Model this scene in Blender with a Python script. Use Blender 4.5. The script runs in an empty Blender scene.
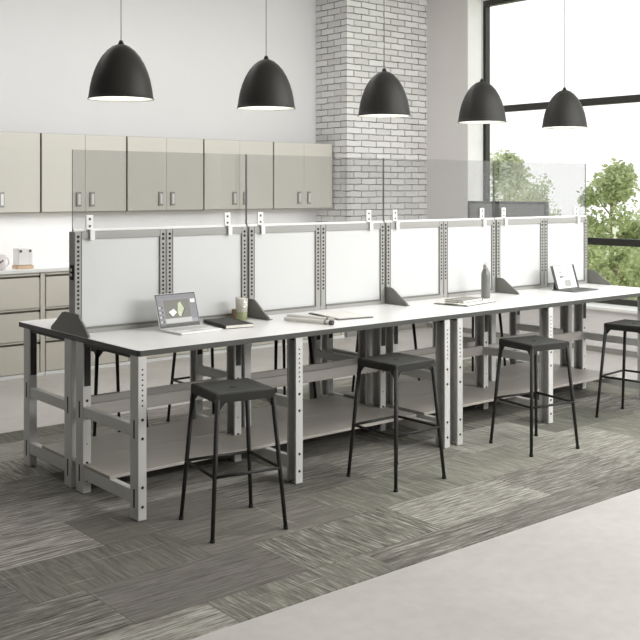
import bpy, bmesh, math, random
from mathutils import Vector, Matrix
random.seed(7)
sc = bpy.context.scene
COL = sc.collection
PI = math.pi

# ------------------------------------------------------------------ materials
def srgb(r, g, b):
    def f(c):
        c /= 255.0
        return c / 12.92 if c <= 0.04045 else ((c + 0.055) / 1.055) ** 2.4
    return (f(r), f(g), f(b), 1.0)

class NT:
    def __init__(s, m):
        s.m = m; s.t = m.node_tree; s.n = s.t.nodes; s.l = s.t.links
        s.n.clear()
        s.out = s.n.new('ShaderNodeOutputMaterial')
    def node(s, kind, **kw):
        nd = s.n.new(kind)
        ins = kw.pop('ins', {})
        for k, v in kw.items(): setattr(nd, k, v)
        for k, v in ins.items(): s.put(nd.inputs[k], v)
        return nd
    def put(s, sock, v):
        if hasattr(v, 'is_output') or isinstance(v, bpy.types.NodeSocket): s.l.new(v, sock)
        else: sock.default_value = v
    def math(s, op, a, b=0.0, c=0.0):
        nd = s.n.new('ShaderNodeMath'); nd.operation = op
        s.put(nd.inputs[0], a); s.put(nd.inputs[1], b); s.put(nd.inputs[2], c)
        return nd.outputs[0]
    def mix(s, fac, a, b, blend='MIX'):
        nd = s.n.new('ShaderNodeMix'); nd.data_type = 'RGBA'; nd.blend_type = blend
        s.put(nd.inputs['Factor'], fac); s.put(nd.inputs[6], a); s.put(nd.inputs[7], b)
        return nd.outputs[2]
    def coords(s):
        return s.n.new('ShaderNodeTexCoord').outputs['Object']

def mat(name, col, rough=0.5, metal=0.0, var=0.06, scale=6.0, bump=0.0, stretch=None, emit=None, spec=0.5):
    m = bpy.data.materials.new(name); m.use_nodes = True
    t = NT(m)
    co = t.coords()
    mp = t.node('ShaderNodeMapping', ins={'Vector': co})
    if stretch: mp.inputs['Scale'].default_value = stretch
    ns = t.node('ShaderNodeTexNoise', ins={'Vector': mp.outputs[0], 'Scale': scale, 'Detail': 4.0})
    dark = tuple(c * (1 - var) for c in col[:3]) + (1,)
    lite = tuple(min(1, c * (1 + var)) for c in col[:3]) + (1,)
    c = t.mix(ns.outputs['Fac'], dark, lite)
    b = t.node('ShaderNodeBsdfPrincipled', ins={'Base Color': c, 'Roughness': rough, 'Metallic': metal, 'Specular IOR Level': spec})
    if bump:
        bp = t.node('ShaderNodeBump', ins={'Height': ns.outputs['Fac'], 'Strength': bump, 'Distance': 0.01})
        t.l.new(bp.outputs[0], b.inputs['Normal'])
    if emit:
        b.inputs['Emission Color'].default_value = emit[0]; b.inputs['Emission Strength'].default_value = emit[1]
    t.l.new(b.outputs[0], t.out.inputs[0])
    return m

def glass_mat(name, tint, gloss=0.06, rough=0.0):
    m = bpy.data.materials.new(name); m.use_nodes = True
    t = NT(m)
    tr = t.node('ShaderNodeBsdfTransparent', ins={'Color': tint})
    gl = t.node('ShaderNodeBsdfGlossy', ins={'Color': (1, 1, 1, 1), 'Roughness': rough})
    lw = t.node('ShaderNodeLayerWeight', ins={'Blend': 0.25})
    fac = t.math('MULTIPLY_ADD', lw.outputs['Fresnel'], 0.15, gloss)
    mx = t.node('ShaderNodeMixShader', ins={0: fac, 1: tr.outputs[0], 2: gl.outputs[0]})
    t.l.new(mx.outputs[0], t.out.inputs[0])
    return m

def carpet_mat():
    m = bpy.data.materials.new('carpet_tiles'); m.use_nodes = True
    t = NT(m)
    sp = t.node('ShaderNodeSeparateXYZ', ins={0: t.coords()})
    x, y = sp.outputs[0], sp.outputs[1]
    TY, TX = 0.46, 0.92
    iy = t.math('FLOOR', t.math('DIVIDE', y, TY))
    off = t.math('MULTIPLY', t.math('MODULO', iy, 3.0), 0.37)
    xs = t.math('ADD', t.math('DIVIDE', x, TX), off)
    ix = t.math('FLOOR', xs)
    cv = t.node('ShaderNodeCombineXYZ', ins={0: ix, 1: iy})
    wn = t.node('ShaderNodeTexWhiteNoise', noise_dimensions='2D', ins={'Vector': cv.outputs[0]})
    r1 = wn.outputs['Value']
    wc = t.node('ShaderNodeSeparateColor', ins={0: wn.outputs['Color']})
    def streak(sx, sy):
        v = t.node('ShaderNodeCombineXYZ', ins={0: t.math('MULTIPLY', x, sx), 1: t.math('MULTIPLY', y, sy), 2: t.math('MULTIPLY', r1, 40.0)})
        n = t.node('ShaderNodeTexNoise', ins={'Vector': v.outputs[0], 'Scale': 1.0, 'Detail': 5.0, 'Roughness': 0.75})
        return n.outputs['Fac']
    a = streak(4.5, 70.0); b = streak(70.0, 4.5)
    side = t.math('GREATER_THAN', r1, 0.55)
    s = t.node('ShaderNodeMix', data_type='FLOAT', ins={0: side, 2: a, 3: b}).outputs[0]
    # contrast of the lines differs tile by tile
    amp = t.math('MULTIPLY_ADD', wc.outputs[1], 0.8, 0.5)
    s = t.math('MULTIPLY_ADD', t.math('SUBTRACT', s, 0.5), amp, 0.5)
    tone = t.math('MULTIPLY_ADD', wc.outputs[2], 0.2, -0.1)
    s = t.math('ADD', s, tone)
    rp = t.node('ShaderNodeValToRGB', ins={0: s})
    e = rp.color_ramp.elements
    e[0].position = 0.22; e[0].color = srgb(60, 60, 58)
    e[1].position = 0.82; e[1].color = srgb(222, 221, 214)
    k = rp.color_ramp.elements.new(0.5); k.color = srgb(134, 132, 126)
    hue = t.mix(wc.outputs[0], srgb(250, 246, 246), srgb(248, 250, 240))
    c = t.mix(1.0, rp.outputs[0], hue, 'MULTIPLY')
    # sparse pale yarn lines running both ways
    y1 = t.node('ShaderNodeMapRange', ins={'Value': streak(0.9, 34.0), 1: 0.62, 2: 0.70, 3: 0.0, 4: 0.55})
    y2 = t.node('ShaderNodeMapRange', ins={'Value': streak(34.0, 0.9), 1: 0.64, 2: 0.72, 3: 0.0, 4: 0.5})
    yarn = t.math('MAXIMUM', t.math('MULTIPLY', y1.outputs[0], t.math('GREATER_THAN', wc.outputs[0], 0.35)), t.math('MULTIPLY', y2.outputs[0], t.math('LESS_THAN', wc.outputs[1], 0.6)))
    c = t.mix(yarn, c, srgb(206, 205, 194))
    # fine seams between tiles
    fy = t.math('FRACT', t.math('DIVIDE', y, TY)); fx = t.math('FRACT', xs)
    seam = t.math('MAXIMUM', t.math('LESS_THAN', fy, 0.012), t.math('LESS_THAN', fx, 0.006))
    c = t.mix(t.math('MULTIPLY', seam, 0.35), c, srgb(70, 68, 62))
    pile = t.node('ShaderNodeTexNoise', ins={'Vector': t.coords(), 'Scale': 320.0, 'Detail': 2.0})
    bp = t.node('ShaderNodeBump', ins={'Height': pile.outputs[0], 'Strength': 0.35, 'Distance': 0.004})
    bs = t.node('ShaderNodeBsdfPrincipled', ins={'Base Color': c, 'Roughness': 0.95, 'Normal': bp.outputs[0], 'Specular IOR Level': 0.15})
    t.l.new(bs.outputs[0], t.out.inputs[0])
    return m

def concrete_mat():
    m = bpy.data.materials.new('polished_concrete'); m.use_nodes = True
    t = NT(m)
    n1 = t.node('ShaderNodeTexNoise', ins={'Vector': t.coords(), 'Scale': 1.3, 'Detail': 8.0, 'Roughness': 0.6})
    n2 = t.node('ShaderNodeTexNoise', ins={'Vector': t.coords(), 'Scale': 14.0, 'Detail': 4.0})
    f = t.math('MULTIPLY_ADD', n2.outputs[0], 0.35, t.math('MULTIPLY', n1.outputs[0], 0.75))
    rp = t.node('ShaderNodeValToRGB', ins={0: f})
    e = rp.color_ramp.elements
    e[0].position = 0.3; e[0].color = srgb(176, 172, 168); e[1].position = 0.75; e[1].color = srgb(200, 196, 192)
    bs = t.node('ShaderNodeBsdfPrincipled', ins={'Base Color': rp.outputs[0], 'Roughness': 0.42})
    t.l.new(bs.outputs[0], t.out.inputs[0])
    return m

def brick_mat():
    m = bpy.data.materials.new('white_painted_brick'); m.use_nodes = True
    t = NT(m)
    sp = t.node('ShaderNodeSeparateXYZ', ins={0: t.coords()})
    u = t.math('ADD', sp.outputs[0], sp.outputs[1])
    wob = t.node('ShaderNodeTexNoise', ins={'Vector': t.coords(), 'Scale': 9.0, 'Detail': 2.0})
    v = t.math('MULTIPLY_ADD', wob.outputs[0], 0.022, sp.outputs[2])
    uv = t.node('ShaderNodeCombineXYZ', ins={0: u, 1: v})
    br = t.node('ShaderNodeTexBrick', ins={'Vector': uv.outputs[0], 'Scale': 1.0, 'Mortar Size': 0.0075, 'Mortar Smooth': 0.9,
                'Brick Width': 0.25, 'Row Height': 0.078, 'Bias': 0.0,
                'Color1': srgb(247, 246, 245), 'Color2': srgb(226, 224, 222), 'Mortar': srgb(236, 234, 232)})
    ns = t.node('ShaderNodeTexNoise', ins={'Vector': t.coords(), 'Scale': 30.0, 'Detail': 5.0})
    c = t.mix(t.math('MULTIPLY', ns.outputs[0], 0.14), br.outputs[0], srgb(190, 188, 184))
    pn = t.node('ShaderNodeTexNoise', ins={'Vector': t.coords(), 'Scale': 5.5, 'Detail': 3.0})
    pf = t.node('ShaderNodeMapRange', ins={'Value': pn.outputs[0], 1: 0.35, 2: 0.66, 3: 0.12, 4: 1.0})
    c = t.mix(t.math('MULTIPLY', br.outputs['Fac'], pf.outputs[0]), c, srgb(112, 110, 106))
    h = t.math('MULTIPLY_ADD', ns.outputs[0], 0.25, t.math('SUBTRACT', 1.0, br.outputs['Fac']))
    bp = t.node('ShaderNodeBump', ins={'Height': h, 'Strength': 0.9, 'Distance': 0.02})
    bs = t.node('ShaderNodeBsdfPrincipled', ins={'Base Color': c, 'Roughness': 0.7, 'Normal': bp.outputs[0]})
    t.l.new(bs.outputs[0], t.out.inputs[0])
    return m

def leaf_mat(name, c1, c2):
    m = bpy.data.materials.new(name); m.use_nodes = True
    t = NT(m)
    g = t.node('ShaderNodeNewGeometry')
    n = t.node('ShaderNodeTexNoise', ins={'Vector': t.coords(), 'Scale': 1.1, 'Detail': 3.0})
    f = t.math('MULTIPLY_ADD', g.outputs['Random Per Island'], 0.5, t.math('MULTIPLY', n.outputs[0], 0.6))
    c = t.mix(f, c1, c2)
    d = t.node('ShaderNodeBsdfDiffuse', ins={'Color': c})
    tr = t.node('ShaderNodeBsdfTranslucent', ins={'Color': c})
    mx = t.node('ShaderNodeMixShader', ins={0: 0.45, 1: d.outputs[0], 2: tr.outputs[0]})
    t.l.new(mx.outputs[0], t.out.inputs[0])
    return m

M = {}
M['wall'] = mat('white_wall_paint', srgb(236, 235, 235), 0.85, var=0.02, scale=2.0)
M['pinkwall'] = mat('warm_grey_wall_paint', srgb(240, 236, 235), 0.85, var=0.02, scale=2.0)
M['greywall'] = mat('dark_low_bounce_wall', srgb(112, 111, 110), 0.9, var=0.02)  # dark tone chosen to cut bounce light from the unseen walls
M['ceil'] = mat('ceiling_paint', srgb(240, 240, 238), 0.9, var=0.02)
M['floor'] = concrete_mat(); M['carpet'] = carpet_mat(); M['brick'] = brick_mat()
M['base'] = mat('grey_baseboard_paint', srgb(150, 147, 142), 0.6)
M['cab'] = mat('cream_cabinet_laminate', srgb(216, 213, 203), 0.45, var=0.03, scale=3.0, stretch=(1, 1, 6))
M['cabin'] = mat('cabinet_carcass', srgb(196, 192, 178), 0.55)
M['gap'] = mat('dark_gap_shade', srgb(92, 86, 74), 0.6)  # dark tone painting the shade in door gaps and drawer pulls
M['file'] = mat('file_cabinet_enamel', srgb(212, 208, 196), 0.45, var=0.02)
M['pull'] = mat('grey_steel_pull', srgb(160, 158, 152), 0.4, 0.2)
M['counter'] = mat('white_counter_top', srgb(240, 240, 238), 0.3, var=0.02)
M['steel'] = mat('brushed_steel', srgb(200, 198, 192), 0.3, 0.9, var=0.05, scale=20, stretch=(1, 1, 12))
M['lam'] = mat('white_laminate', srgb(240, 239, 237), 0.28, var=0.015, scale=4.0)
M['edge'] = mat('dark_grey_edge_band', srgb(70, 71, 67), 0.5)
M['frame'] = mat('light_grey_powder_coat', srgb(210, 209, 206), 0.42, var=0.03)
M['rail'] = mat('warm_grey_steel_beam', srgb(176, 171, 165), 0.45, var=0.07, scale=3.0, stretch=(1.2, 10, 30))
M['shelf'] = mat('grey_wood_shelf', srgb(178, 172, 164), 0.5, var=0.10, scale=2.5, stretch=(1.0, 16, 8))
M['hole'] = mat('dark_slot', srgb(38, 37, 35), 0.8)
M['boltshade'] = mat('dark_bolt_and_channel_shade', srgb(48, 46, 44), 0.5, 0.4)
M['screen'] = mat('pale_grey_whiteboard', srgb(212, 213, 212), 0.4, var=0.012)
M['upright'] = mat('perforated_upright_coat', srgb(164, 163, 159), 0.45)
M['plate'] = mat('dark_grey_steel_plate', srgb(118, 118, 112), 0.45, 0.0)
M['acryl'] = glass_mat('clear_acrylic', (0.85, 0.85, 0.848, 1), 0.024)
M['acryledge'] = mat('acrylic_edge', srgb(120, 122, 122), 0.2)
M['white'] = mat('white_plastic', srgb(240, 240, 238), 0.35)
M['black'] = mat('charcoal_powder_coat', srgb(42, 42, 39), 0.5, 0.0, var=0.08, spec=0.3)
M['rubber'] = mat('black_rubber', srgb(25, 25, 25), 0.8)
M['shade'] = mat('black_lamp_enamel', srgb(46, 45, 42), 0.5, 0.0, var=0.06, spec=0.3)
M['shadein'] = mat('white_lamp_lining', srgb(245, 243, 236), 0.5)
M['bulb'] = mat('lit_bulb', srgb(255, 250, 238), 0.5, emit=((1, 0.985, 0.96, 1), 22.0))
M['cord'] = mat('grey_cord', srgb(140, 138, 134), 0.6)
M['wframe'] = mat('dark_bronze_window_frame', srgb(62, 61, 57), 0.45, 0.3)
M['sill'] = mat('white_sill', srgb(246, 246, 244), 0.35)
M['wglass'] = glass_mat('window_glass', (0.985, 0.99, 0.985, 1), 0.012)
M['greypanel'] = mat('grey_felt_panel', srgb(150, 151, 150), 0.9, var=0.05, scale=40)
M['lapt'] = mat('silver_laptop_shell', srgb(240, 240, 239), 0.35, 0.0)
M['lapdark'] = mat('dark_bezel', srgb(52, 52, 54), 0.35)
M['keys'] = mat('pale_keyboard', srgb(205, 205, 203), 0.5)
def em(name, c, s=0.75):
    return mat(name, tuple(v * 0.25 for v in c[:3]) + (1,), 0.3, var=0.02, emit=(c, s))
M['ui'] = em('screen_grey', srgb(150, 150, 154)); M['uibar'] = em('screen_bar', srgb(128, 128, 132))
M['uid'] = em('screen_scene', srgb(112, 110, 102)); M['uig'] = em('screen_green', srgb(196, 208, 170), 0.75)
M['uiw'] = em('screen_white', srgb(245, 244, 242), 0.85); M['uib'] = em('screen_dark', srgb(74, 70, 58))
M['uil'] = em('screen_light', srgb(196, 196, 192)); M['uit'] = em('screen_text', srgb(70, 72, 78))
M['book'] = mat('black_book_cloth', srgb(46, 44, 42), 0.6); M['page'] = mat('paper_white', srgb(244, 241, 232), 0.8)
M['paper'] = mat('drawing_paper', srgb(232, 229, 224), 0.8); M['pencil'] = mat('grey_print', srgb(150, 148, 144), 0.8)
M['dkgrey'] = mat('dark_grey_plastic', srgb(90, 90, 88), 0.45)
M['bottle'] = mat('grey_bottle_metal', srgb(128, 130, 124), 0.35, 0.35)
M['bcap'] = mat('steel_bottle_cap', srgb(190, 190, 186), 0.3, 0.6)
M['tumbler'] = glass_mat('tumbler_plastic', (0.93, 0.93, 0.92, 1), 0.06)
M['green'] = mat('green_drink', srgb(160, 172, 88), 0.4, var=0.2, scale=25); M['brown'] = mat('brown_sleeve', srgb(150, 128, 100), 0.8)
M['ceramic'] = mat('white_ceramic', srgb(244, 242, 240), 0.25); M['wood'] = mat('pale_wood_base', srgb(214, 184, 152), 0.55, var=0.12, stretch=(1, 8, 8))
M['cup'] = mat('mauve_white_ceramic', srgb(228, 220, 220), 0.3)
M['leafA'] = leaf_mat('leaf_hazed_olive', srgb(126, 143, 82), srgb(220, 228, 184))  # leaf colour paled to paint in haze and overexposure
M['leafB'] = leaf_mat('leaf_hazed_green', srgb(164, 176, 128), srgb(234, 239, 212))  # haze and overexposure put into this leaf colour too
M['bark'] = mat('bark', srgb(150, 135, 110), 0.9, var=0.25, scale=12, bump=0.5)
M['lawn'] = mat('pale_lawn', srgb(214, 220, 190), 0.95, var=0.12, scale=0.6)

# ------------------------------------------------------------------ mesh helpers
def B(): return bmesh.new()
def setmat(fs, mi):
    for f in fs: f.material_index = mi
def add_box(bm, x0, x1, y0, y1, z0, z1, mi=0, bev=0.0):
    r = bmesh.ops.create_cube(bm, size=1.0)
    vs = r['verts']
    for v in vs:
        v.co = Vector(((x0 + x1) / 2 + v.co.x * (x1 - x0), (y0 + y1) / 2 + v.co.y * (y1 - y0), (z0 + z1) / 2 + v.co.z * (z1 - z0)))
    fs = set(f for v in vs for f in v.link_faces)
    setmat(fs, mi)
    if bev:
        es = list(set(e for v in vs for e in v.link_edges))
        rr = bmesh.ops.bevel(bm, geom=es, offset=bev, segments=2, affect='EDGES', profile=0.5)
        setmat(rr['faces'], mi)
    return vs
def add_tube(bm, p, q, r0, r1=None, n=10, mi=0, smooth=True):
    r1 = r0 if r1 is None else r1
    p, q = Vector(p), Vector(q); d = q - p
    rot = d.to_track_quat('Z', 'Y').to_matrix().to_4x4()
    mt = Matrix.Translation((p + q) / 2) @ rot
    r = bmesh.ops.create_cone(bm, cap_ends=True, segments=n, radius1=r0, radius2=r1, depth=d.length, matrix=mt)
    fs = set(f for v in r['verts'] for f in v.link_faces)
    for f in fs:
        f.material_index = mi; f.smooth = smooth and len(f.verts) == 4
    return r['verts']
def add_bar(bm, p, q, w, h, up=(0, 0, 1), mi=0):
    """rectangular bar from p to q, w across, h along up"""
    p, q = Vector(p), Vector(q); d = (q - p); L = d.length; d.normalize()
    s = d.cross(Vector(up)).normalized(); u = s.cross(d)
    vs = []
    for a in (p, q):
        for i, j in ((-1, -1), (1, -1), (1, 1), (-1, 1)):
            vs.append(bm.verts.new(a + s * (i * w / 2) + u * (j * h / 2)))
    for idx in ((3, 2, 1, 0), (4, 5, 6, 7), (0, 1, 5, 4), (1, 2, 6, 5), (2, 3, 7, 6), (3, 0, 4, 7)):
        f = bm.faces.new([vs[k] for k in idx]); f.material_index = mi
    return vs
def add_disc(bm, c, nrm, r, n=8, mi=0, t=0.0012):
    c = Vector(c); nrm = Vector(nrm)
    return add_tube(bm, c - nrm * t, c + nrm * t, r, r, n, mi, False)
def add_lathe(bm, prof, n=32, c=(0, 0, 0), mi=0, mis=None, close=False):
    c = Vector(c); rings = []
    for (r, z) in prof:
        if r < 1e-5: rings.append([bm.verts.new(c + Vector((0, 0, z)))])
        else: rings.append([bm.verts.new(c + Vector((r * math.cos(2 * PI * k / n), r * math.sin(2 * PI * k / n), z))) for k in range(n)])
    for i in range(len(rings) - 1):
        a, b = rings[i], rings[i + 1]
        for k in range(n):
            k2 = (k + 1) % n
            if len(a) == 1 and len(b) == 1: continue
            if len(a) == 1: f = bm.faces.new([a[0], b[k2], b[k]])
            elif len(b) == 1: f = bm.faces.new([a[k], a[k2], b[0]])
            else: f = bm.faces.new([a[k], a[k2], b[k2], b[k]])
            f.smooth = True; f.material_index = mis[i] if mis else mi
def add_prism(bm, pts, axis, a, b, mi=0):
    """extrude polygon pts along axis 'x' (pts are (y,z)), 'y' (pts (x,z)) or 'z' (pts (x,y))"""
    def P(p, t):
        return {'x': (t, p[0], p[1]), 'y': (p[0], t, p[1]), 'z': (p[0], p[1], t)}[axis]
    va = [bm.verts.new(P(p, a)) for p in pts]; vb = [bm.verts.new(P(p, b)) for p in pts]
    fs = [bm.faces.new(va), bm.faces.new(list(reversed(vb)))]
    n = len(pts)
    for k in range(n): fs.append(bm.faces.new([va[k], vb[k], vb[(k + 1) % n], va[(k + 1) % n]]))
    setmat(fs, mi)

def obj(name, bm, mats, parent=None, label=None):
    if not isinstance(mats, (list, tuple)): mats = [mats]
    bmesh.ops.recalc_face_normals(bm, faces=bm.faces[:])
    me = bpy.data.meshes.new(name); bm.to_mesh(me); bm.free()
    for m in mats: me.materials.append(m)
    o = bpy.data.objects.new(name, me); COL.objects.link(o)
    if parent:
        o.parent = parent
        off = world_loc(parent)
        for v in me.vertices: v.co -= off
    if label: o['label'] = label
    return o
def world_loc(o):
    v = Vector(o.location)
    while o.parent: o = o.parent; v += Vector(o.location)
    return v
def thing(name, label, cat, loc, group=None):
    o = bpy.data.objects.new(name, None); COL.objects.link(o)
    o.empty_display_size = 0.1
    o.location = loc; o['label'] = label; o['category'] = cat
    if group: o['group'] = group
    return o
def tag(o, label, cat, group=None):
    o['label'] = label; o['category'] = cat
    if group: o['group'] = group
    return o
def struct(name, bm, m, parent=None):
    o = obj(name, bm, m, parent)
    if not parent: o['kind'] = 'structure'
    return o
def dup(root, loc, label, group=None):
    r = root.copy(); COL.objects.link(r); r.location = loc; r['label'] = label
    if group: r['group'] = group
    for ch in list(root.children):
        c = ch.copy(); COL.objects.link(c); c.parent = r
        for g in ch.children:
            d = g.copy(); COL.objects.link(d); d.parent = c
    return r

# ------------------------------------------------------------------ room shell
XW, YW, ZC = 9.53, 9.85, 4.3          # right wall, back wall, ceiling
XT = 9.93                              # outer face of right wall
YB = -3.5
b = B(); add_box(b, -1.7, XT + 0.05, YB, YW + 0.2, -0.2, 0.0); struct('floor', b, M['floor'])
b = B(); add_box(b, -1.5, 8.3, 3.43, 7.2, 0.0, 0.006); o = struct('carpet', b, M['carpet'])
b = B(); add_box(b, -1.7, XT, YB, YW + 0.2, ZC, ZC + 0.15); struct('ceiling', b, M['ceil'])
b = B(); add_box(b, -1.7, XT, YW, YW + 0.2, 0.0, ZC); struct('wall_back', b, M['wall'])
b = B(); add_box(b, -1.7, -1.5, YB, YW, 0.0, ZC); struct('wall_left_blocker', b, M['greywall'])  # unseen wall added to keep left-facing sides dark
b = B(); add_box(b, -1.5, XW, YB, YB + 0.15, 0.0, ZC); struct('wall_front_blocker', b, M['greywall'])  # unseen wall added to block sky light from behind the camera
# right wall with its long window opening
YJ, YO = 8.55, -2.8                    # far jamb, near end of the opening
ZS, ZH = 0.47, 4.2
b = B()
add_box(b, XW, XT, YJ, YW, 0.0, ZC)
add_box(b, XW, XT, YO, YJ, 0.0, ZS)
add_box(b, XW, XT, YO, YJ, ZH, ZC)
add_box(b, XW, XT, YB, YO, 0.0, ZC)
struct('wall_right', b, M['pinkwall'])
b = B(); add_box(b, 8.135, XW, 9.25, YW, 0.0, ZC); o = struct('wall_brick_pillar', b, M['brick'])
b = B(); add_box(b, 8.125, XW, 9.236, 9.249, 0.0, 0.09, bev=0.003); struct('baseboard_back', b, M['base'])
b = B(); add_box(b, XW - 0.014, XW, YB, 9.236, 0.0, 0.06, bev=0.003); struct('baseboard_right', b, M['base'])
b = B(); add_box(b, XW - 0.05, XT - 0.11, YO, YJ, ZS, ZS + 0.035, bev=0.006); struct('trim_1', b, M['sill'])
b = B(); add_box(b, XW + 0.002, XT - 0.11, YJ - 0.012, YJ - 0.0005, ZS + 0.036, ZH); struct('trim_2', b, M['sill'])
# window
wn = bpy.data.objects.new('window_1', None); COL.objects.link(wn); wn.location = (XT - 0.06, 3, ZS + 0.035); wn['kind'] = 'structure'
xa, xb = XT - 0.105, XT - 0.025
b = B()
add_box(b, xa, xb, YO, YJ, ZS + 0.035, ZS + 0.10)
add_box(b, xa, xb, YO, YJ, ZH - 0.07, ZH)
struct('window_frame', b, M['wframe'], wn)
ym = []
for k in range(5):
    y1 = YJ - 0.002 - k * 2.83
    b = B(); add_box(b, xa, xb, max(y1 - 0.05, YO), y1, ZS + 0.10, ZH - 0.07); add_box(b, xa - 0.008, xb + 0.002, max(y1 - 0.028, YO), y1 - 0.022, ZS + 0.10, ZH - 0.07)
    struct('mullion', b, M['wframe'], wn); ym.append(y1)
for (z0, z1) in ((1.165, 1.245), (2.77, 2.85)):
    b = B(); add_box(b, xa + 0.002, xb - 0.002, YO + 0.03, YJ - 0.052, z0, z1)
    struct('transom_bar', b, M['wframe'], wn)
b = B(); add_box(b, XT - 0.068, XT - 0.062, YO, YJ, ZS + 0.10, ZH - 0.07)
struct('window_pane', b, M['wglass'], wn)

# ------------------------------------------------------------------ upper cabinets
UX = [3.33, 4.296, 5.258, 6.225, 7.203, 8.125]
ULAB = ['cream wall cabinet at the far left of the row, cut by the photo edge',
        'cream wall cabinet, second of the row from the left, half behind the clear guard',
        'cream wall cabinet in the middle of the row, third of five',
        'cream wall cabinet next but one to the brick pillar',
        'cream wall cabinet at the right end of the row, against the brick pillar']
Z0, Z1 = 1.572, 2.365
for i in range(5):
    x0, x1 = UX[i] + 0.004, UX[i + 1] - 0.004
    t = thing('wall_cabinet', ULAB[i], 'cabinet', ((x0 + x1) / 2, 9.85, Z0), 'cream wall cabinets above the counter')
    b = B(); add_box(b, x0, x1, 9.522, 9.85, Z0, Z1); obj('body', b, M['gap'], t)
    b = B(); add_box(b, x0 + 0.002, x1 - 0.002, 9.53, 9.846, Z0 - 0.014, Z0 - 0.001); obj('bottom_panel', b, M['cabin'], t)
    xm = (x0 + x1) / 2
    for s in (-1, 1):
        a, c = (x0 + 0.006, xm - 0.0012) if s < 0 else (xm + 0.0012, x1 - 0.006)
        b = B(); add_box(b, a, c, 9.50, 9.521, Z0 + 0.003, Z1 - 0.003, bev=0.003)
        d = obj('door', b, M['cab'], t)
        hx = xm + s * 0.075
        b = B()
        add_box(b, hx - 0.03, hx + 0.03, 9.494, 9.4995, 1.625, 1.775, bev=0.002)
        add_box(b, hx - 0.030, hx - 0.012, 9.478, 9.494, 1.63, 1.77, bev=0.003)
        add_box(b, hx - 0.012, hx + 0.022, 9.4925, 9.494, 1.645, 1.755, mi=1)
        obj('handle', b, [M['pull'], M['white']], d, label='steel cup pull')

# ------------------------------------------------------------------ low drawer units
LX = [3.235, 4.205, 5.17, 6.135, 7.10, 8.06]
LLAB = ['cream three-drawer unit at the far left under the white canisters',
        'cream three-drawer unit directly behind the left end of the long bench',
        'cream three-drawer unit under the counter, third from the left',
        'cream three-drawer unit under the counter, fourth from the left',
        'cream three-drawer unit at the right end of the counter beside the brick pillar']
for i in range(5):
    x0, x1 = LX[i] + 0.003, LX[i + 1] - 0.003
    t = thing('drawer_unit', LLAB[i], 'drawer unit', ((x0 + x1) / 2, 9.5, 0), 'cream drawer units under the counter')
    b = B(); add_box(b, x0, x1, 9.222, 9.84, 0.0, 1.0); obj('body', b, M['file'], t)
    b = B(); add_box(b, x0, x1, 9.205, 9.2215, 0.0, 0.035, bev=0.003); obj('plinth', b, M['counter'], t)
    b = B(); add_box(b, x1 - 0.045, x1 - 0.002, 9.203, 9.2215, 0.037, 0.995, bev=0.002); obj('end_stile', b, M['file'], t)
    for (a, c) in ((0.042, 0.343), (0.352, 0.652), (0.661, 0.985)):
        b = B(); add_box(b, x0 + 0.006, x1 - 0.06, 9.202, 9.2215, a, c - 0.032, bev=0.003)
        d = obj('drawer', b, M['file'], t)
        b = B(); add_box(b, x0 + 0.006, x1 - 0.06, 9.214, 9.2215, c - 0.031, c - 0.008, mi=1)  # dark strip paints the shade under the lip
        add_box(b, x0 + 0.006, x1 - 0.06, 9.196, 9.2215, c - 0.010, c - 0.001, mi=0)
        add_box(b, x1 - 0.06, x1 - 0.048, 9.198, 9.2215, c - 0.034, c - 0.001, mi=2)
        obj('pull', b, [M['file'], M['gap'], M['hole']], d, label='recessed full width finger pull')
b = B(); add_box(b, 3.235, 8.12, 9.19, 9.845, 1.0005, 1.035, bev=0.004)
tag(obj('countertop', b, M['counter']), 'white counter top running along the back wall over the drawer units', 'countertop')

# canisters on the counter
t = thing('canister', 'tall white square canister on a pale wood foot, on the back counter', 'canister', (4.05, 9.36, 1.0355))
b = B(); add_box(b, 3.975, 4.125, 9.30, 9.44, 1.067, 1.235, bev=0.012)
for sx in (-0.05, 0.045): add_disc(b, (4.05 + sx, 9.299, 1.205), (0, -1, 0), 0.014, 12, 1)
obj('jar', b, [M['ceramic'], M['dkgrey']], t)
b = B(); add_box(b, 3.97, 4.13, 9.295, 9.445, 1.0355, 1.066, bev=0.004); obj('wood_foot', b, M['wood'], t)
t = thing('mug', 'white mug with a dark print at the left edge, on the back counter', 'mug', (3.78, 9.3, 1.0355))
b = B(); add_lathe(b, [(0, 1.0355), (0.05, 1.0355), (0.062, 1.045), (0.064, 1.18), (0.058, 1.18), (0.056, 1.05), (0, 1.047)], 28, (3.78, 9.3, 0))
obj('cup', b, M['cup'], t)
b = B()
for k in range(7):
    a0, a1 = -PI / 2 + k * PI / 7, -PI / 2 + (k + 1) * PI / 7
    add_tube(b, (3.84 + 0.04 * math.cos(a0), 9.3, 1.11 + 0.045 * math.sin(a0)), (3.84 + 0.04 * math.cos(a1), 9.3, 1.11 + 0.045 * math.sin(a1)), 0.008, None, 8)
obj('handle', b, M['cup'], t)
b = B()
for k in (0, 1, 2):
    an = -PI * 0.62 + k * 0.30
    add_disc(b, (3.78 + 0.0636 * math.cos(an), 9.3 + 0.0636 * math.sin(an), 1.125 - 0.012 * (k % 2)), (math.cos(an), math.sin(an), 0), 0.010, 10)
obj('print', b, M['dkgrey'], t, label='dark printed marks')

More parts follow.
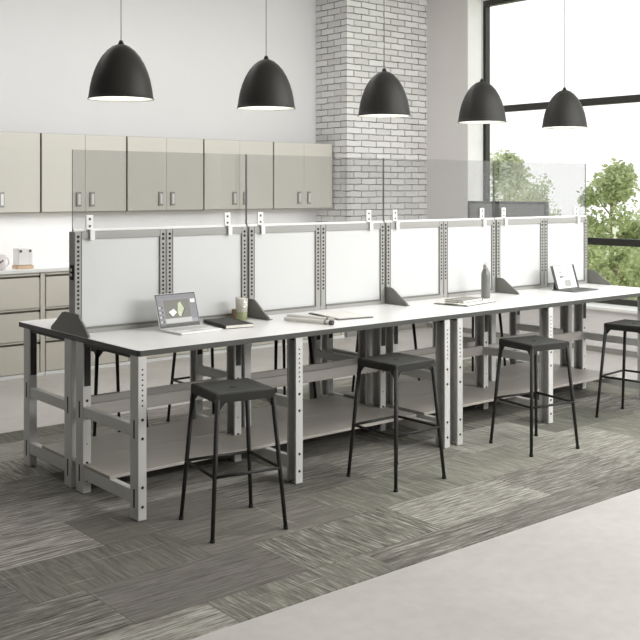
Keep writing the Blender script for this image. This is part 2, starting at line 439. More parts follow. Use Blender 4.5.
# ------------------------------------------------------------------ workbenches
YC = 5.557
ZT = 0.93
def leg_mesh(x0, x1, y0, y1, rear, mirror):
    b = B()
    if x0 < 3: add_box(b, x0, x1, y0, y1, 0.0105, 0.898, bev=0.003)
    else:
        w = 0.003
        add_prism(b, [(x0, y0), (x1, y0), (x1, y1), (x0, y1), (x0, y1 - 0.014), (x0 + w, y1 - 0.014), (x0 + w, y1 - w), (x1 - w, y1 - w),
                      (x1 - w, y0 + w), (x0 + w, y0 + w), (x0 + w, y0 + 0.014), (x0, y0 + 0.014)], 'z', 0.0105, 0.898)
    f = y0; nrm = (0, -1, 0)
    if mirror: f = y1; nrm = (0, 1, 0)
    xm = (x0 + x1) / 2
    for z in (0.554, 0.452, 0.188, 0.083): add_disc(b, (xm, f, z), nrm, 0.0085, 10, 1, 0.002)
    if rear:
        # dark strip painting the shade inside the open channel of the rear legs
        add_box(b, x0 + 0.008, x1 - 0.004, f - 0.002, f + 0.002, 0.64, 0.893, mi=1)
        for z in (0.30, 0.52): add_disc(b, (xm, f, z), nrm, 0.004, 8, 2)
    else:
        g = y1 if not mirror else y0
        add_box(b, x0 + 0.008, x1 - 0.004, g - 0.002, g + 0.002, 0.60, 0.893, mi=1)  # same painted channel shade on the inner face
        z = 0.63
        while z < 0.84:
            add_disc(b, (xm, f, z), nrm, 0.0052, 8, 2); z += 0.028
    # slots in the flat side that faces left
    for z in ((0.50, 0.125) if x0 < 3 else ()):
        add_box(b, x0 - 0.001, x0 + 0.001, (y0 + y1) / 2 - 0.007, (y0 + y1) / 2 + 0.007, z - 0.05, z + 0.05, mi=2)
    return b
def bench(label, X0, X1, legx, back):
    S = -1 if back else 1
    Y = lambda v: v if not back else 2 * YC + 0.028 - v - (0.052 if 4.7985 < v < 5.0 else -0.036 if v < 4.7985 else 0)
    def yr(a, c):
        a, c = Y(a), Y(c); return (min(a, c), max(a, c))
    yf = 4.797
    t = thing('workbench', label, 'workbench', ((X0 + X1) / 2, (Y(4.8) + Y(5.55)) / 2, 0.006), 'workbenches joined into one long double table')
    y0, y1 = yr(yf, YC + 0.0125)
    def slab(ins, z0, z1):
        xa, xb, ya, yb = X0 + (ins if X0 < 4 else 0.0003), X1 - (ins if X1 > 7 else 0.0003), y0 + (0 if back else ins), y1 - (ins if back else 0)
        rc = 0.022
        cs = [(xa, ya, (not back) and X0 < 4, PI), (xb, ya, (not back) and X1 > 7, 1.5 * PI), (xb, yb, back and X1 > 7, 0), (xa, yb, back and X0 < 4, 0.5 * PI)]
        pts = []
        for (px, py, rd, a0) in cs:
            if not rd: pts.append((px, py)); continue
            cx = px + (rc if px == xa else -rc); cy = py + (rc if py == ya else -rc)
            for k in range(7): pts.append((cx + rc * math.cos(a0 + k * PI / 12), cy + rc * math.sin(a0 + k * PI / 12)))
        q = B(); add_prism(q, pts, 'z', z0, z1)
        return q
    top = obj('tabletop', slab(0.0025, 0.9285, ZT + 0.0005), M['lam'], t)
    obj('edge_band', slab(0.0, 0.8985, 0.9283), M['edge'], top, label='dark grey table edge')
    for lx in legx:
        x0, x1 = lx, lx + 0.052
        for rear in (0, 1):
            ya, yb = yr(5.447, 5.542) if rear else yr(4.800, 4.890)
            l = obj('leg', leg_mesh(x0, x1, ya, yb, rear, back), [M['frame'], M['boltshade'], M['hole']], t)
            b = B(); add_tube(b, ((x0 + x1) / 2, (ya + yb) / 2, 0.006), ((x0 + x1) / 2, (ya + yb) / 2, 0.0104), 0.02, 0.018, 12)
            obj('leveling_foot', b, M['steel'], l)
        ya, yb = yr(4.889, 5.448)
        b = B(); add_box(b, x0 + 0.004, x1 - 0.008, ya, yb, 0.458, 0.520, bev=0.003); obj('cross_rail', b, M['frame'], t)
        b = B(); add_box(b, x0 + 0.004, x1 - 0.008, ya, yb, 0.092, 0.165, bev=0.003); obj('foot_rail', b, M['frame'], t)
        ya, yb = yr(4.84, 5.54)
        b = B(); add_box(b, x0 + 0.006, x1 - 0.006, ya, yb, 0.8795, 0.8984); obj('top_bracket', b, M['boltshade'], t)
    ya, yb = yr(5.125, 5.5695)
    xs0 = legx[0] + 0.0
    b = B(); add_box(b, xs0 + 0.002, legx[-1] + 0.05, ya, yb, 0.1655, 0.184, bev=0.002); obj('shelf', b, M['shelf'], t)
    ya, yb = yr(5.46, 5.485)
    for i in range(len(legx) - 1):
        b = B(); a, c = legx[i] + 0.0515, legx[i + 1] + 0.0005
        add_box(b, a, c, ya, yb, 0.452, 0.527, bev=0.002)
        y_out = min(ya, yb) if not back else max(ya, yb)
        for z in (0.466, 0.513): add_box(b, a, c, y_out - 0.004, y_out + 0.004, z - 0.005, z + 0.005)
        obj('stringer', b, M['rail'], t)
XM = 5.263; XE = 7.90; XS = 2.735
G = (2.7245, 3.81, 5.122); H = (5.252, 6.275, 7.61)
XS -= 0.012
bench('left near workbench with the open laptop and black notebook on its white top', XS, XM, G, False)
bench('right near workbench with the tablet and grey bottle on its white top', XM, XE, H, False)
bench('left far workbench behind the screens, its end facing the drawer units', XS, XM, (G[0], 4.0, G[2]), True)
bench('right far workbench behind the screens, nearest the window wall', XM, XE, (H[0], 6.55, H[2]), True)

# ------------------------------------------------------------------ screen dividers, guards
SEAM = [2.735, 4.022, 5.310, 6.595, 7.892]
YP0, YP1 = 5.592, 5.668
PL = ['screen divider at the left end of the bench, behind the laptop',
      'screen divider second from the left, behind the rolled drawings',
      'screen divider third from the left, behind the grey bottle',
      'screen divider at the right end of the bench, behind the tablet']
GL = ['clear acrylic guard panel at the left end, in front of the cabinets',
      'clear acrylic guard panel second from left, reaching the brick pillar',
      'clear acrylic guard panel third from left, in front of the warm grey wall',
      'clear acrylic guard panel at the right end, in front of the trees']
def upright(x0, x1, t):
    b = B(); add_box(b, x0, x1, YP0, YP1, ZT + 0.001, 1.545, bev=0.002)
    xm = (x0 + x1) / 2
    for z in (1.515, 1.487): add_disc(b, (xm, YP0, z), (0, -1, 0), 0.0095, 10, 1)
    z = 1.452
    while z > 1.07:
        add_disc(b, (xm, YP0, z), (0, -1, 0), 0.0082, 8, 1); z -= 0.0262
    add_box(b, x0 - 0.0004, x0 + 0.003, YP0 - 0.003, YP0 + 0.001, ZT + 0.03, 1.545, mi=2)
    add_box(b, x1 - 0.003, x1 + 0.0004, YP0 - 0.003, YP0 + 0.001, ZT + 0.03, 1.545, mi=2)
    return obj('upright', b, [M['upright'], M['hole'], M['plate']], t)
for m in range(4):
    s, e = SEAM[m] + 0.007, SEAM[m + 1] - 0.007
    c = (s + e) / 2
    t = thing('desk_divider', PL[m], 'divider', (c, 5.62, ZT), 'screen dividers along the middle of the bench')
    ups = [upright(s, s + 0.046, t), upright(c - 0.048, c - 0.001, t), upright(c + 0.001, c + 0.048, t), upright(e - 0.046, e, t)]
    if m == 0:
        b = B(); add_box(b, s - 0.006, s, 5.605, 5.645, 1.255, 1.345, bev=0.002)
        for z in (1.285, 1.315): add_box(b, s - 0.0075, s - 0.005, 5.615, 5.635, z - 0.008, z + 0.008, mi=1)
        obj('outlet', b, [M['hole'], M['white']], ups[0], label='black socket plate with two white inserts')
    for (a, d) in ((s + 0.0465, c - 0.0485), (c + 0.0485, e - 0.0465)):
        b = B(); add_box(b, a, d, 5.600, 5.640, 0.965, 1.500, bev=0.002); obj('board', b, M['screen'], t)
        b = B(); add_box(b, a, d, 5.590, 5.650, 1.5005, 1.545, bev=0.002)
        add_box(b, a, d, 5.588, 5.592, 1.518, 1.523); obj('top_rail', b, M['upright'], t)
        b = B(); add_box(b, a, d, 5.585, 5.650, ZT + 0.001, 0.9645, bev=0.002)
        add_box(b, a, d, 5.582, 5.600, 0.955, 0.9665, mi=1); obj('bottom_rail', b, [M['upright'], M['plate']], t)
    xs = [(SEAM[m] - 0.006, SEAM[m] + 0.006)]
    if m == 3: xs.append((SEAM[4] - 0.006, SEAM[4] + 0.006))
    for (a, d) in xs:
        b = B()
        e0 = 0.04 if m == 0 and a < 3 else 0.0
        pts = [(5.352, ZT + 0.001), (5.352, 0.945), (5.362, 0.953), (5.42, 0.990), (5.486, 1.036), (5.512, 1.052), (5.54, 1.058), (5.705, 1.058), (5.733, 1.052),
               (5.759, 1.036), (5.825, 0.990), (5.883, 0.953), (5.893, 0.945), (5.893, ZT + 0.001)]
        pts = [(y + (e0 if y < 5.4 else e0 * 0.5 if y < 5.5 else 0), z) for y, z in pts]
        add_prism(b, pts, 'x', a, d)
        if not e0: add_box(b, a - 0.004, d + 0.03, 5.365, 5.575, ZT + 0.001, ZT + 0.006)
        obj('support_plate', b, M['plate'], t, label='dark grey steel foot plate')
    # guard
    g = thing('acrylic_guard', GL[m], 'clear guard', (c, 5.615, 1.5465), 'clear guards clipped above the screens')
    b = B(); add_box(b, s - 0.004, e + 0.004, 5.612, 5.618, 1.548, 2.04)
    add_box(b, s - 0.0042, s - 0.0022, 5.6112, 5.6188, 1.548, 2.04, mi=1); add_box(b, e + 0.002, e + 0.004, 5.6112, 5.6188, 1.548, 2.04, mi=1)
    obj('panel', b, [M['acryl'], M['acryledge']], g)
    b = B(); add_box(b, s, e, 5.606, 5.624, 1.5462, 1.562, bev=0.002); obj('bottom_channel', b, M['white'], g)
    for xc in (s + 0.104, e - 0.157):
        b = B()
        add_box(b, xc - 0.024, xc + 0.024, 5.600, 5.6115, 1.556, 1.645, bev=0.003)
        add_box(b, xc - 0.010, xc + 0.022, 5.574, 5.5865, 1.492, 1.558, bev=0.003)
        add_box(b, xc - 0.010, xc + 0.022, 5.580, 5.606, 1.546, 1.558)
        for z in (1.577, 1.620): add_disc(b, (xc, 5.600, z), (0, -1, 0), 0.0085, 10, 1, 0.0015)
        obj('clip', b, [M['white'], M['dkgrey']], g, label='white clip with two screws')

# ------------------------------------------------------------------ stools
def make_stool(label):
    t = thing('bar_stool', label, 'stool', (0, 0, 0))
    Zs = 0.742; hs = 0.165; hf = 0.210
    b = B()
    n = 12   # dished square seat with a rolled rim and grip slot
    grid = {}
    for i in range(n + 1):
        for j in range(n + 1):
            u, v = -1 + 2 * i / n, -1 + 2 * j / n
            d = 0.007 * (1 - u ** 4) * (1 - v ** 4)
            grid[i, j] = b.verts.new((u * hs, v * hs, Zs - d))
    for i in range(n):
        for j in range(n):
            f = b.faces.new([grid[i, j], grid[i + 1, j], grid[i + 1, j + 1], grid[i, j + 1]]); f.smooth = True
    rim = [(i, 0) for i in range(n)] + [(n, j) for j in range(n)] + [(n - i, n) for i in range(n)] + [(0, n - j) for j in range(n)]
    prev = [grid[k] for k in rim]
    for (k, dz) in ((1.03, -0.006), (1.035, -0.048), (0.985, -0.048), (0.97, -0.012)):
        cur = [b.verts.new((grid[q].co.x * k, grid[q].co.y * k, Zs + dz)) for q in rim]
        for a in range(len(rim)):
            a2 = (a + 1) % len(rim); b.faces.new([prev[a], cur[a], cur[a2], prev[a2]])
        prev = cur
    b.faces.new(prev)
    seat = obj('seat', b, M['black'], t)
    b = B(); add_tube(b, (0, 0, Zs - 0.0085), (0, 0, Zs - 0.0045), 0.019, 0.017, 16); obj('grip_hole', b, M['hole'], seat)
    pos = [(-1, -1), (1, -1), (1, 1), (-1, 1)]
    for sx, sy in pos:
        b = B()
        p = Vector((sx * (hs - 0.006), sy * (hs - 0.006), Zs - 0.03)); q = Vector((sx * hf, sy * hf, 0.012))
        add_tube(b, q, p, 0.0105, 0.0135, 12)
        for dx, dy in ((-sx, 0), (0, -sy)):       # folded gussets under the rim
            k = Vector((dx, dy, 0))
            a0 = Vector((sx * (hs - 0.002), sy * (hs - 0.002), Zs - 0.045))
            v = [b.verts.new(a0), b.verts.new(a0 + k * 0.05), b.verts.new(a0 + k * 0.012 + Vector((0, 0, -0.045))), b.verts.new(a0 + Vector((0, 0, -0.045)))]
            off = Vector((sx * 0.003 if dx == 0 else 0, sy * 0.003 if dy == 0 else 0, 0))
            w = [b.verts.new(x.co - off) for x in v]
            b.faces.new(v); b.faces.new(list(reversed(w)))
            for a in range(4): b.faces.new([v[a], w[a], w[(a + 1) % 4], v[(a + 1) % 4]])
        l = obj('leg', b, M['black'], t)
        b = B(); add_tube(b, (sx * hf * 1.0015, sy * hf * 1.0015, 0.0), (sx * hf, sy * hf, 0.016), 0.0135, 0.013, 12); obj('rubber_foot', b, M['rubber'], l)
    zr = 0.322; k = hf + (hs - hf) * (zr / Zs)
    for i in range(4):
        a, c = pos[i], pos[(i + 1) % 4]
        b = B(); add_tube(b, (a[0] * k, a[1] * k, zr), (c[0] * k, c[1] * k, zr), 0.0085, None, 8); obj('footrest_bar', b, M['black'], t)
    return t
FRONT = [(3.10, 4.452, 'black metal bar stool in the left foreground, below the laptop'),
         (4.385, 4.522, 'black metal bar stool by the rolled drawings, second along the near side'),
         (5.665, 4.462, 'black metal bar stool near the grey bottle, third along the near side'),
         (6.99, 4.519, 'black metal bar stool cut by the right edge of the photo')]
BACK = [(3.365, 6.36, 'black metal bar stool on the far side, at the left end of the bench'),
        (4.30, 6.535, 'black metal bar stool on the far side, second from the left end'),
        (4.87, 6.34, 'black metal bar stool on the far side, just left of the middle leg pair'),
        (6.05, 6.36, 'black metal bar stool on the far side, just right of the middle leg pair'),
        (7.17, 6.34, 'black metal bar stool on the far side, last before the window wall')]
st = make_stool(FRONT[0][2]); st.location = (FRONT[0][0], FRONT[0][1], 0.0062); st['group'] = 'bar stools along the near side'
st.rotation_euler.z = math.radians(-10)
for (x, y, l), a in zip(FRONT[1:], (0.5, -10, 6)): dup(st, (x, y, 0.0062), l).rotation_euler.z = math.radians(a)
for (x, y, l) in BACK: dup(st, (x, y, 0.0062), l, 'bar stools along the far side').rotation_euler.z = 0

# ------------------------------------------------------------------ pendant lamps
def make_lamp(label):
    t = thing('pendant_lamp', label, 'lamp', (0, 0, 0), 'black dome pendants over the bench')
    R, Hh = 0.205, 0.345
    ks = [(1.0, 0.0), (0.975, 0.022), (0.955, 0.10), (0.925, 0.22), (0.875, 0.36), (0.80, 0.50), (0.70, 0.64), (0.57, 0.77), (0.42, 0.875), (0.26, 0.95), (0.12, 0.985), (0.0, 0.995)]
    outer = [(r * R, z * Hh) for r, z in ks]
    inner = [(max(r * R - 0.006, 0), max(z * Hh - 0.006, 0.0)) for r, z in ks]
    b = B(); prof = list(reversed(inner)) + outer
    mis = [1] * (len(inner) - 1) + [0] * len(outer)
    add_lathe(b, prof, 40, mis=mis)
    sh = obj('shade', b, [M['shade'], M['shadein']], t)
    b = B(); add_tube(b, (0, 0, Hh * 0.985), (0, 0, Hh + 0.02), 0.02, 0.010, 16); obj('cord_cap', b, M['shade'], t)
    b = B(); add_tube(b, (0, 0, Hh + 0.018), (0, 0, ZC - 2.36 - 0.03), 0.0028, None, 8); obj('cord', b, M['cord'], t)
    b = B(); add_tube(b, (0, 0, ZC - 2.36 - 0.032), (0, 0, ZC - 2.36 - 0.001), 0.06, 0.06, 20); obj('ceiling_rose', b, M['shade'], t)
    b = B(); add_lathe(b, [(0, 0.07), (0.022, 0.076), (0.038, 0.10), (0.040, 0.125), (0.028, 0.155), (0.018, 0.18), (0.018, 0.215), (0, 0.216)], 20)
    obj('bulb', b, M['bulb'], t)
    b = B(); add_tube(b, (0, 0, 0.215), (0, 0, Hh * 0.98), 0.024, None, 16); obj('socket', b, M['shadein'], t)
    return t
LL = ['black dome pendant lamp at the left, largest in view, over the laptop',
      'black dome pendant lamp hanging in front of the plain white wall, second from left',
      'black dome pendant lamp hanging in front of the white brick pillar',
      'black dome pendant lamp hanging in front of the window jamb and mullion',
      'black dome pendant lamp at the right end, smallest, in front of the bright window']
lp = make_lamp(LL[0]); lp.location = (3.058, 5.6, 2.36)
for k in range(1, 5): dup(lp, (3.058 + 1.123 * k, 5.6, 2.36), LL[k])

# ------------------------------------------------------------------ things on the bench
ZT2 = ZT + 0.0012
def xf(bm, o, rz, pts=None):
    bmesh.ops.transform(bm, matrix=Matrix.Translation(Vector(o)) @ Matrix.Rotation(rz, 4, 'Z'), verts=bm.verts[:])
def xft(bm, o, rz, tilt, hinge):
    bmesh.ops.transform(bm, matrix=Matrix.Translation(Vector(o)) @ Matrix.Rotation(rz, 4, 'Z') @ Matrix.Translation(Vector(hinge)) @ Matrix.Rotation(tilt, 4, 'X'), verts=bm.verts[:])
# laptop : local x along hinge, -y towards the user
LO, LR = (3.352, 5.375, ZT2), math.radians(3)
t = thing('laptop', 'open silver laptop with a grey design window on its screen, on the white bench top', 'laptop', LO)
b = B(); add_box(b, -0.153, 0.153, -0.225, 0.0, 0.0, 0.012, bev=0.004); xf(b, LO, LR); base = obj('base', b, M['lapt'], t)
b = B()
for r in range(5):
    for q in range(13):
        add_box(b, -0.132 + q * 0.0205, -0.132 + q * 0.0205 + 0.0175, -0.115 + r * 0.0185, -0.115 + r * 0.0185 + 0.0155, 0.0121, 0.0131)
xf(b, LO, LR); obj('keyboard', b, M['keys'], base)
b = B(); add_box(b, -0.045, 0.045, -0.205, -0.135, 0.0121, 0.0126); xf(b, LO, LR); obj('trackpad', b, M['keys'], base)
TL = math.radians(-18)
HP = (0, 0.002, 0.0125)
b = B(); add_box(b, -0.153, 0.153, 0.0, 0.007, 0.0, 0.218, bev=0.003); xft(b, LO, LR, TL, HP); lid = obj('lid', b, M['lapt'], t)
b = B(); add_box(b, -0.150, 0.150, -0.0006, 0.0002, 0.003, 0.215); xft(b, LO, LR, TL, HP); obj('bezel', b, M['lapdark'], lid)
b = B()
def scr(x0, x1, z0, z1, mi, lev=1):
    add_box(b, x0, x1, -0.0012 - 0.0004 * lev, -0.0006, z0, z1, mi)
scr(-0.143, 0.143, 0.014, 0.208, 0, 0)
scr(-0.143, 0.143, 0.182, 0.208, 1); scr(-0.143, -0.105, 0.014, 0.180, 1); scr(0.100, 0.143, 0.05, 0.180, 1)
scr(-0.100, 0.096, 0.060, 0.178, 2); scr(-0.100, 0.096, 0.030, 0.058, 6); scr(-0.143, 0.143, 0.014, 0.026, 5)
scr(0.104, 0.138, 0.15, 0.172, 4, 2)
for k in range(4): scr(-0.138, -0.124, 0.034 + k * 0.03, 0.046 + k * 0.03, 6, 2); scr(-0.120, -0.109, 0.034 + k * 0.03, 0.046 + k * 0.03, 5, 2)
def poly(pts, mi):
    add_prism(b, pts, 'y', -0.0026, -0.0018, mi)
poly([(-0.005, 0.085), (0.018, 0.068), (0.048, 0.115), (0.026, 0.160), (0.008, 0.150)], 3)
poly([(0.018, 0.068), (0.030, 0.070), (0.060, 0.118), (0.048, 0.115)], 5)
poly([(-0.070, 0.100), (-0.045, 0.070), (-0.010, 0.095), (-0.030, 0.118)], 4)
poly([(-0.070, 0.100), (-0.045, 0.070), (-0.045, 0.063), (-0.076, 0.094)], 5)
poly([(0.004, 0.070), (0.016, 0.070), (0.020, 0.092), (0.010, 0.098)], 4)
xft(b, LO, LR, TL, HP); obj('screen', b, [M['ui'], M['uibar'], M['uid'], M['uig'], M['uiw'], M['uib'], M['uil']], lid, label='lit screen showing pale green blocks in a grey window')

# black notebook
NO, NR = (3.685, 5.345, ZT2), math.radians(80)
t = thing('notebook', 'closed black hardcover notebook lying right of the laptop', 'notebook', NO)
def nb(x0, x1, y0, y1, z0, z1, m, name, bev=0.0):
    b = B(); add_box(b, x0, x1, y0, y1, z0, z1, bev=bev); xf(b, NO, NR); obj(name, b, m, t)
nb(-0.17, 0.17, -0.098, 0.098, 0.0, 0.003, M['book'], 'back_cover', 0.001)
nb(-0.166, 0.166, -0.095, 0.089, 0.0031, 0.0209, M['page'], 'pages')
nb(-0.17, 0.17, -0.098, 0.098, 0.021, 0.024, M['book'], 'front_cover', 0.001)
nb(-0.17, 0.17, 0.0895, 0.098, 0.0031, 0.0209, M['book'], 'spine')

# drink tumbler
CO = (3.875, 5.46, ZT2)
t = thing('tumbler', 'clear tumbler of green drink standing in front of the second support plate', 'tumbler', CO)
b = B(); add_lathe(b, [(0, 0), (0.036, 0), (0.045, 0.155), (0.0425, 0.155), (0.034, 0.004), (0, 0.004)], 28, CO); obj('glass', b, M['tumbler'], t)
b = B(); add_lathe(b, [(0, 0.0045), (0.0336, 0.0045), (0.0365, 0.06), (0, 0.06)], 24, CO); obj('drink', b, M['green'], t)
b = B(); add_lathe(b, [(0, 0.0602), (0.0365, 0.0602), (0.0415, 0.145), (0, 0.152)], 24, CO); obj('foam', b, M['page'], t)

# small brown box behind cup
b = B(); add_box(b, 3.865, 3.905, 5.525, 5.565, ZT2, ZT2 + 0.07, bev=0.003)
tag(obj('paper_box', b, M['brown']), 'small brown paper box just behind the green drink tumbler', 'box')

# rolled drawings
def roll(name, label, p, q, r, dark):
    p, q = Vector(p), Vector(q)
    c = (p + q) / 2; c.z = ZT2
    t = thing('rolled_drawing', label, 'rolled paper', c, 'rolled drawings on the bench')
    d = (q - p).normalized(); s = Vector((-d.y, d.x, 0))
    b = B(); n = 20; turns = 1.8; L = []
    for k in range(int(n * turns) + 1):
        a = 2 * PI * k / n; rr = r - 0.0022 * (k / n)
        off = s * (rr * math.cos(a)) + Vector((0, 0, rr * math.sin(a) + r))
        L.append((b.verts.new(p + off), b.verts.new(q + off)))
    for k in range(len(L) - 1):
        f = b.faces.new([L[k][0], L[k + 1][0], L[k + 1][1], L[k][1]]); f.smooth = True
    obj('sheet', b, M['paper'], t)
    b = B(); m0 = p.lerp(q, 0.86) + Vector((0, 0, r)); m1 = p.lerp(q, 0.90) + Vector((0, 0, r))
    add_tube(b, m0, m1, r + 0.0012, None, 20); obj('band', b, M['pencil'], t)
    if dark:
        b = B(); add_tube(b, q + d * -0.012 + Vector((0, 0, r)), q + d * 0.012 + Vector((0, 0, r)), r + 0.001, None, 20); obj('end_cap', b, M['lapdark'], t, label='dark end cap')
roll('r', 'long rolled drawing with a dark end cap near the bench edge', (4.09, 5.27, ZT2), (4.195, 4.92, ZT2), 0.0145, True)
roll('r', 'plain rolled drawing lying behind the capped roll', (4.20, 5.38, ZT2), (4.30, 5.02, ZT2), 0.0145, False)
# drawing pad
PO, PR = (4.55, 5.24, ZT2), math.radians(80)
t = thing('drawing_pad', 'thin pad of drawings lying beside the rolled papers', 'drawing pad', PO)
b = B(); add_box(b, -0.20, 0.20, -0.14, 0.14, 0, 0.007); xf(b, PO, PR); obj('backing', b, M['dkgrey'], t)
b = B(); add_box(b, -0.188, 0.188, -0.128, 0.128, 0.0071, 0.0115)
for k in range(6): add_box(b, -0.16, 0.03 + 0.02 * k, -0.11 + k * 0.04, -0.106 + k * 0.04, 0.0108, 0.0114, 1)
xf(b, PO, PR); obj('sheets', b, [M['paper'], M['pencil']], t)

# white drawing board with a small grey book on it, near the bottle
QO, QR = (5.80, 5.225, ZT2), math.radians(10)
t = thing('clipboard', 'clipboard of white sheets lying under the small grey book near the bottle', 'clipboard', QO)
b = B(); add_box(b, -0.215, 0.215, -0.145, 0.145, 0, 0.004, bev=0.001); xf(b, QO, QR); obj('board', b, M['dkgrey'], t)
b = B(); add_box(b, -0.19, 0.21, -0.138, 0.138, 0.0041, 0.010); xf(b, QO, QR); obj('sheets', b, M['page'], t)
b = B(); add_box(b, -0.212, -0.175, -0.05, 0.05, 0.0101, 0.016, bev=0.002); xf(b, QO, QR); obj('clip', b, M['bcap'], t)
KO2 = (5.815, 5.25, ZT2 + 0.0102)
t = thing('grey_book', 'small grey closed book on the white sheets left of the grey bottle', 'book', KO2)
for (nm, x0, x1, y0, y1, z0, z1, mm) in (('back_cover', -0.14, 0.14, -0.085, 0.085, 0, 0.003, 'dkgrey'), ('pages', -0.135, 0.133, -0.081, 0.081, 0.0031, 0.0169, 'page'),
        ('front_cover', -0.14, 0.14, -0.085, 0.085, 0.017, 0.020, 'pencil'), ('spine', 0.1335, 0.14, -0.085, 0.085, 0.0031, 0.0169, 'dkgrey')):
    b = B(); add_box(b, x0, x1, y0, y1, z0, z1, bev=0.0008); xf(b, KO2, QR); obj(nm, b, M[mm], t)

# bottle
BO = (6.195, 5.36, ZT2)
t = thing('water_bottle', 'slim grey metal water bottle standing on the bench by the third support plate', 'bottle', BO)
b = B(); add_lathe(b, [(0, 0), (0.033, 0), (0.036, 0.004), (0.036, 0.185), (0.033, 0.205), (0.024, 0.225), (0.021, 0.232), (0, 0.232)], 28, BO); obj('body', b, M['bottle'], t)
b = B(); add_lathe(b, [(0, 0.2325), (0.0225, 0.2325), (0.0235, 0.236), (0.0235, 0.262), (0.020, 0.268), (0, 0.268)], 24, BO); cap = obj('cap', b, M['bcap'], t)
b = B()
for k in range(6):
    a0, a1 = k * PI / 6, (k + 1) * PI / 6
    P = lambda a: (BO[0] + 0.016 * math.cos(a), BO[1], BO[2] + 0.268 + 0.018 * math.sin(a))
    add_tube(b, P(a0), P(a1), 0.0032, None, 6)
obj('loop', b, M['bcap'], cap)
b = B(); add_box(b, BO[0] + 0.0362, BO[0] + 0.045, BO[1] - 0.01, BO[1] + 0.01, BO[2] + 0.06, BO[2] + 0.2, bev=0.003)
add_box(b, BO[0] + 0.034, BO[0] + 0.04, BO[1] - 0.008, BO[1] + 0.008, BO[2] + 0.07, BO[2] + 0.08); add_box(b, BO[0] + 0.032, BO[0] + 0.04, BO[1] - 0.008, BO[1] + 0.008, BO[2] + 0.18, BO[2] + 0.19)
obj('strap', b, M['rubber'], t, label='black carry strap')

# tablet with keyboard
KO, KR = (7.265, 5.37, ZT2), math.radians(2)
t = thing('tablet', 'tablet propped on a dark keyboard with a white page on its lit screen', 'tablet', KO)
b = B(); add_box(b, -0.175, 0.175, -0.21, 0.03, 0, 0.008, bev=0.003)
xf(b, KO, KR); kb = obj('keyboard_base', b, M['dkgrey'], t)
b = B()
for r in range(4):
    for q in range(11):
        add_box(b, -0.148 + q * 0.027, -0.148 + q * 0.027 + 0.023, -0.16 + r * 0.026, -0.16 + r * 0.026 + 0.021, 0.0081, 0.0094)
xf(b, KO, KR); obj('keys', b, M['lapdark'], kb)
TT = math.radians(-17); HT = (0, -0.02, 0.0095)
b = B(); add_box(b, -0.170, 0.170, 0.0, 0.008, 0.0, 0.208, bev=0.003); xft(b, KO, KR, TT, HT); tb = obj('slate', b, M['lapdark'], t)
b = B(); add_box(b, -0.140, 0.140, -0.0008, 0.0002, 0.003, 0.205)
for (x0, x1, z) in ((-0.075, -0.035, 0.145), (-0.085, -0.02, 0.105), (-0.085, -0.045, 0.098)): add_box(b, x0, x1, -0.0014, -0.0007, z, z + 0.006, 1)
add_box(b, -0.03, 0.06, -0.0014, -0.0007, 0.02, 0.075, 2)
xft(b, KO, KR, TT, HT); obj('screen', b, [M['uiw'], M['uit'], M['uil']], tb, label='white lit page with short lines of dark text')
b = B(); add_prism(b, [(0.033, 0.0), (0.037, 0.0), (0.024, 0.125), (0.020, 0.125)], 'x', -0.14, 0.14)
xf(b, KO, KR); obj('kickstand', b, M['dkgrey'], t)

# ------------------------------------------------------------------ mobile grey board by the window
t = thing('mobile_screen', 'grey freestanding office screen with a dark frame in front of the window', 'office screen', (9.0, 7.45, 0))
y0, y1, zb, zt = 6.90, 8.05, 0.86, 1.665
b = B(); add_box(b, 8.985, 9.015, y0 + 0.03, y1 - 0.03, zb + 0.03, zt - 0.03); obj('panel', b, M['greypanel'], t)
b = B()
add_box(b, 8.98, 9.02, y0, y1, zt - 0.0295, zt, bev=0.003); add_box(b, 8.98, 9.02, y0, y1, zb, zb + 0.0295, bev=0.003)
add_box(b, 8.98, 9.02, y0, y0 + 0.0295, zb + 0.03, zt - 0.03); add_box(b, 8.98, 9.02, y1 - 0.0295, y1, zb + 0.03, zt - 0.03)
obj('frame', b, M['dkgrey'], t)
for y in (y0 + 0.08, y1 - 0.08):
    b = B(); add_box(b, 8.985, 9.015, y - 0.015, y + 0.015, 0.03, zb - 0.0005); add_box(b, 8.80, 9.20, y - 0.015, y + 0.015, 0.0005, 0.0295, bev=0.003)
    obj('leg', b, M['frame'], t)

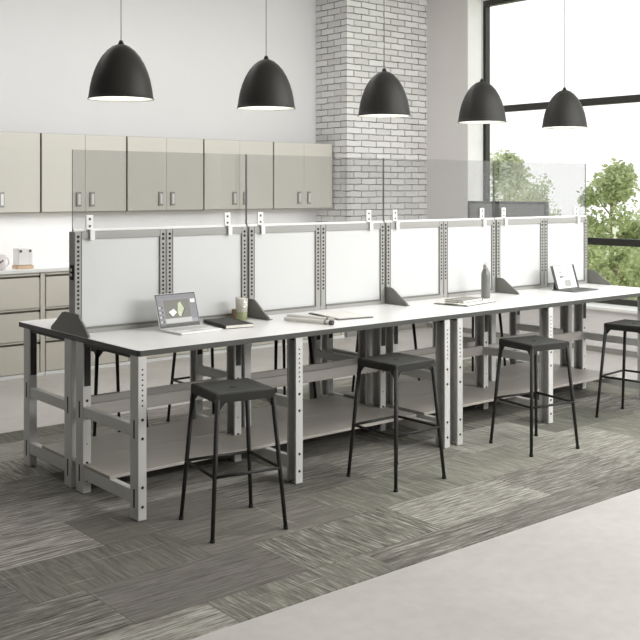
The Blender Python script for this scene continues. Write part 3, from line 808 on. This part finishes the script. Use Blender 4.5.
# ------------------------------------------------------------------ outside
b = B(); add_box(b, XT + 1.0, 140, -60, 120, -4.3, -4.0); o = struct('ground', b, M['lawn'])
def cam_dir(px, d):
    th = math.radians(50.199); f = 1008.17
    l = (px - 320) / f * d
    return d * math.cos(th) + l * math.sin(th), d * math.sin(th) - l * math.cos(th)
def tree(label, x, y, ztop, cr, hc, n, lm, seed, leaf=0.13, name='tree', cat='tree', grp='trees outside the window', zg=-4.0):
    R = random.Random(seed)
    t = thing(name, label, cat, (x, y, zg), grp)
    zc = ztop - hc / 2
    b = B()
    add_tube(b, (x, y, zg), (x, y, zc + hc * 0.25), 0.10 + cr * 0.03, 0.03, 10)
    blobs = []
    for k in range(26):
        a = R.uniform(0, 2 * PI); v = R.uniform(-1, 1)
        w = (1 - abs(v) ** 2.2) ** 0.5 * R.uniform(0.35, 0.85) * cr
        c = Vector((x + w * math.cos(a), y + w * math.sin(a), zc + v * hc / 2 * 0.88))
        blobs.append((c, cr * R.uniform(0.26, 0.55)))
        if k < 14: add_tube(b, (x, y, max(zg + 0.2, min(c.z - 0.4, zc + hc * 0.1))), c, 0.035, 0.012, 6)
    obj('trunk', b, M['bark'], t)
    b = B()
    for k in range(n):
        c, r = R.choice(blobs)
        d = Vector((R.gauss(0, 1), R.gauss(0, 1), R.gauss(0, 1))).normalized() * r * R.uniform(0.1, 1.0) ** 0.6
        p = c + d
        u = Vector((R.gauss(0, 1), R.gauss(0, 1), R.gauss(0, 0.7))).normalized(); w = u.cross(Vector((R.gauss(0, 1), R.gauss(0, 1), R.gauss(0, 1)))).normalized()
        s = leaf * R.uniform(0.6, 1.2)
        vs = [b.verts.new(p - u * s), b.verts.new(p + w * s * 0.5), b.verts.new(p + u * s), b.verts.new(p - w * s * 0.5)]
        b.faces.new(vs)
    obj('foliage', b, lm, t)
for (px, d, ytop, cr, hc, n, lm, sd, lab) in (
    (611, 38, 167, 1.3, 4.6, 5200, 'leafA', 3, 'green tree with a rounded narrow crown standing tallest at the right of the window'),
    (508, 40, 150, 1.35, 6.2, 3600, 'leafB', 5, 'pale green tree seen through the clear guard beside the window mullion'),
    (545, 50, 178, 1.5, 5.0, 2600, 'leafB', 8, 'low pale tree seen through the right end of the clear guards'),
    (655, 46, 196, 1.7, 5.2, 3600, 'leafB', 11, 'bushy pale tree cut by the right edge of the photo'),
    (585, 52, 205, 1.3, 4.6, 2600, 'leafA', 14, 'thin tree just left of the tallest one, above the divider end')):
    x, y = cam_dir(px, d)
    tree(lab, x, y, 1.8 + (189.5 - ytop) * d / 1008.17, cr, hc, n, M[lm], sd)
for k, (px, d, ytop, lab) in enumerate(((590, 27, 247, 'leafy bush below the window bar, beside the last support plate'),
                           (618, 33, 243, 'leafy bush in the middle of the lower window pane'),
                           (652, 27, 246, 'leafy bush at the right edge of the lower window pane'))):
    x, y = cam_dir(px, d)
    tree(lab, x, y, 1.8 + (189.5 - ytop) * d / 1008.17, 0.62, 2.6, 2600, M['leafA'], 20 + k, 0.09, 'bush', 'bush', 'bushes outside the window')

# ------------------------------------------------------------------ light
w = bpy.data.worlds.new('sky'); sc.world = w; w.use_nodes = True
nt = w.node_tree; nt.nodes.clear()
bg = nt.nodes.new('ShaderNodeBackground'); bg.inputs[0].default_value = (1.0, 1.0, 1.0, 1); bg.inputs[1].default_value = 1.3
ou = nt.nodes.new('ShaderNodeOutputWorld'); nt.links.new(bg.outputs[0], ou.inputs[0])
def area(name, loc, rot, sx, sy, power, col=(1, 1, 1)):
    l = bpy.data.lights.new(name, 'AREA'); l.shape = 'RECTANGLE'; l.size = sx; l.size_y = sy; l.energy = power; l.color = col
    o = bpy.data.objects.new(name, l); COL.objects.link(o); o.location = loc; o.rotation_euler = rot
    return o
# unseen fill lamps added under the ceiling, by the window and behind the camera
area('ceiling_fill', (4.2, 7.6, ZC - 0.05), (0, 0, 0), 6.0, 1.0, 68)  # added fill lamp for the back wall
area('ceiling_fill', (7.0, 2.9, ZC - 0.05), (0, 0, 0), 4.5, 1.4, 140)  # added fill lamp for the bench and floor
area('window_fill', (XW - 0.1, 0.6, 3.4), (0, math.radians(82), 0), 1.5, 5.6, 100)  # added fill lamp standing in for sky light through the window
area('front_fill', (6.6, YB + 0.25, 3.45), (math.radians(78), 0, math.radians(4)), 5.6, 1.5, 450)  # added fill lamp in front of the closed wall
area('under_cabinet_fill', (5.6, 9.62, 1.55), (0, 0, 0), 4.6, 0.06, 7)  # unseen lamp added to brighten the backsplash

# ------------------------------------------------------------------ camera
cam = bpy.data.cameras.new('camera'); co = bpy.data.objects.new('camera', cam); COL.objects.link(co)
cam.sensor_width = 36.0; cam.sensor_fit = 'HORIZONTAL'; cam.lens = 36.0 * 1008.17 / 640.0
cam.shift_y = -(320 - 189.5) / 640.0
co.location = (0, 0, 1.8); co.rotation_euler = (math.radians(90), 0, math.radians(50.199 - 90))
cam.clip_end = 400
sc.camera = co
sc.view_settings.view_transform = 'Standard'; sc.view_settings.look = 'None'
sc.view_settings.exposure = 0.03; sc.view_settings.gamma = 1.0; sc.view_settings.use_curve_mapping = False
sc.cycles.max_bounces = 10; sc.cycles.transparent_max_bounces = 16
sc.cycles.use_denoising = True
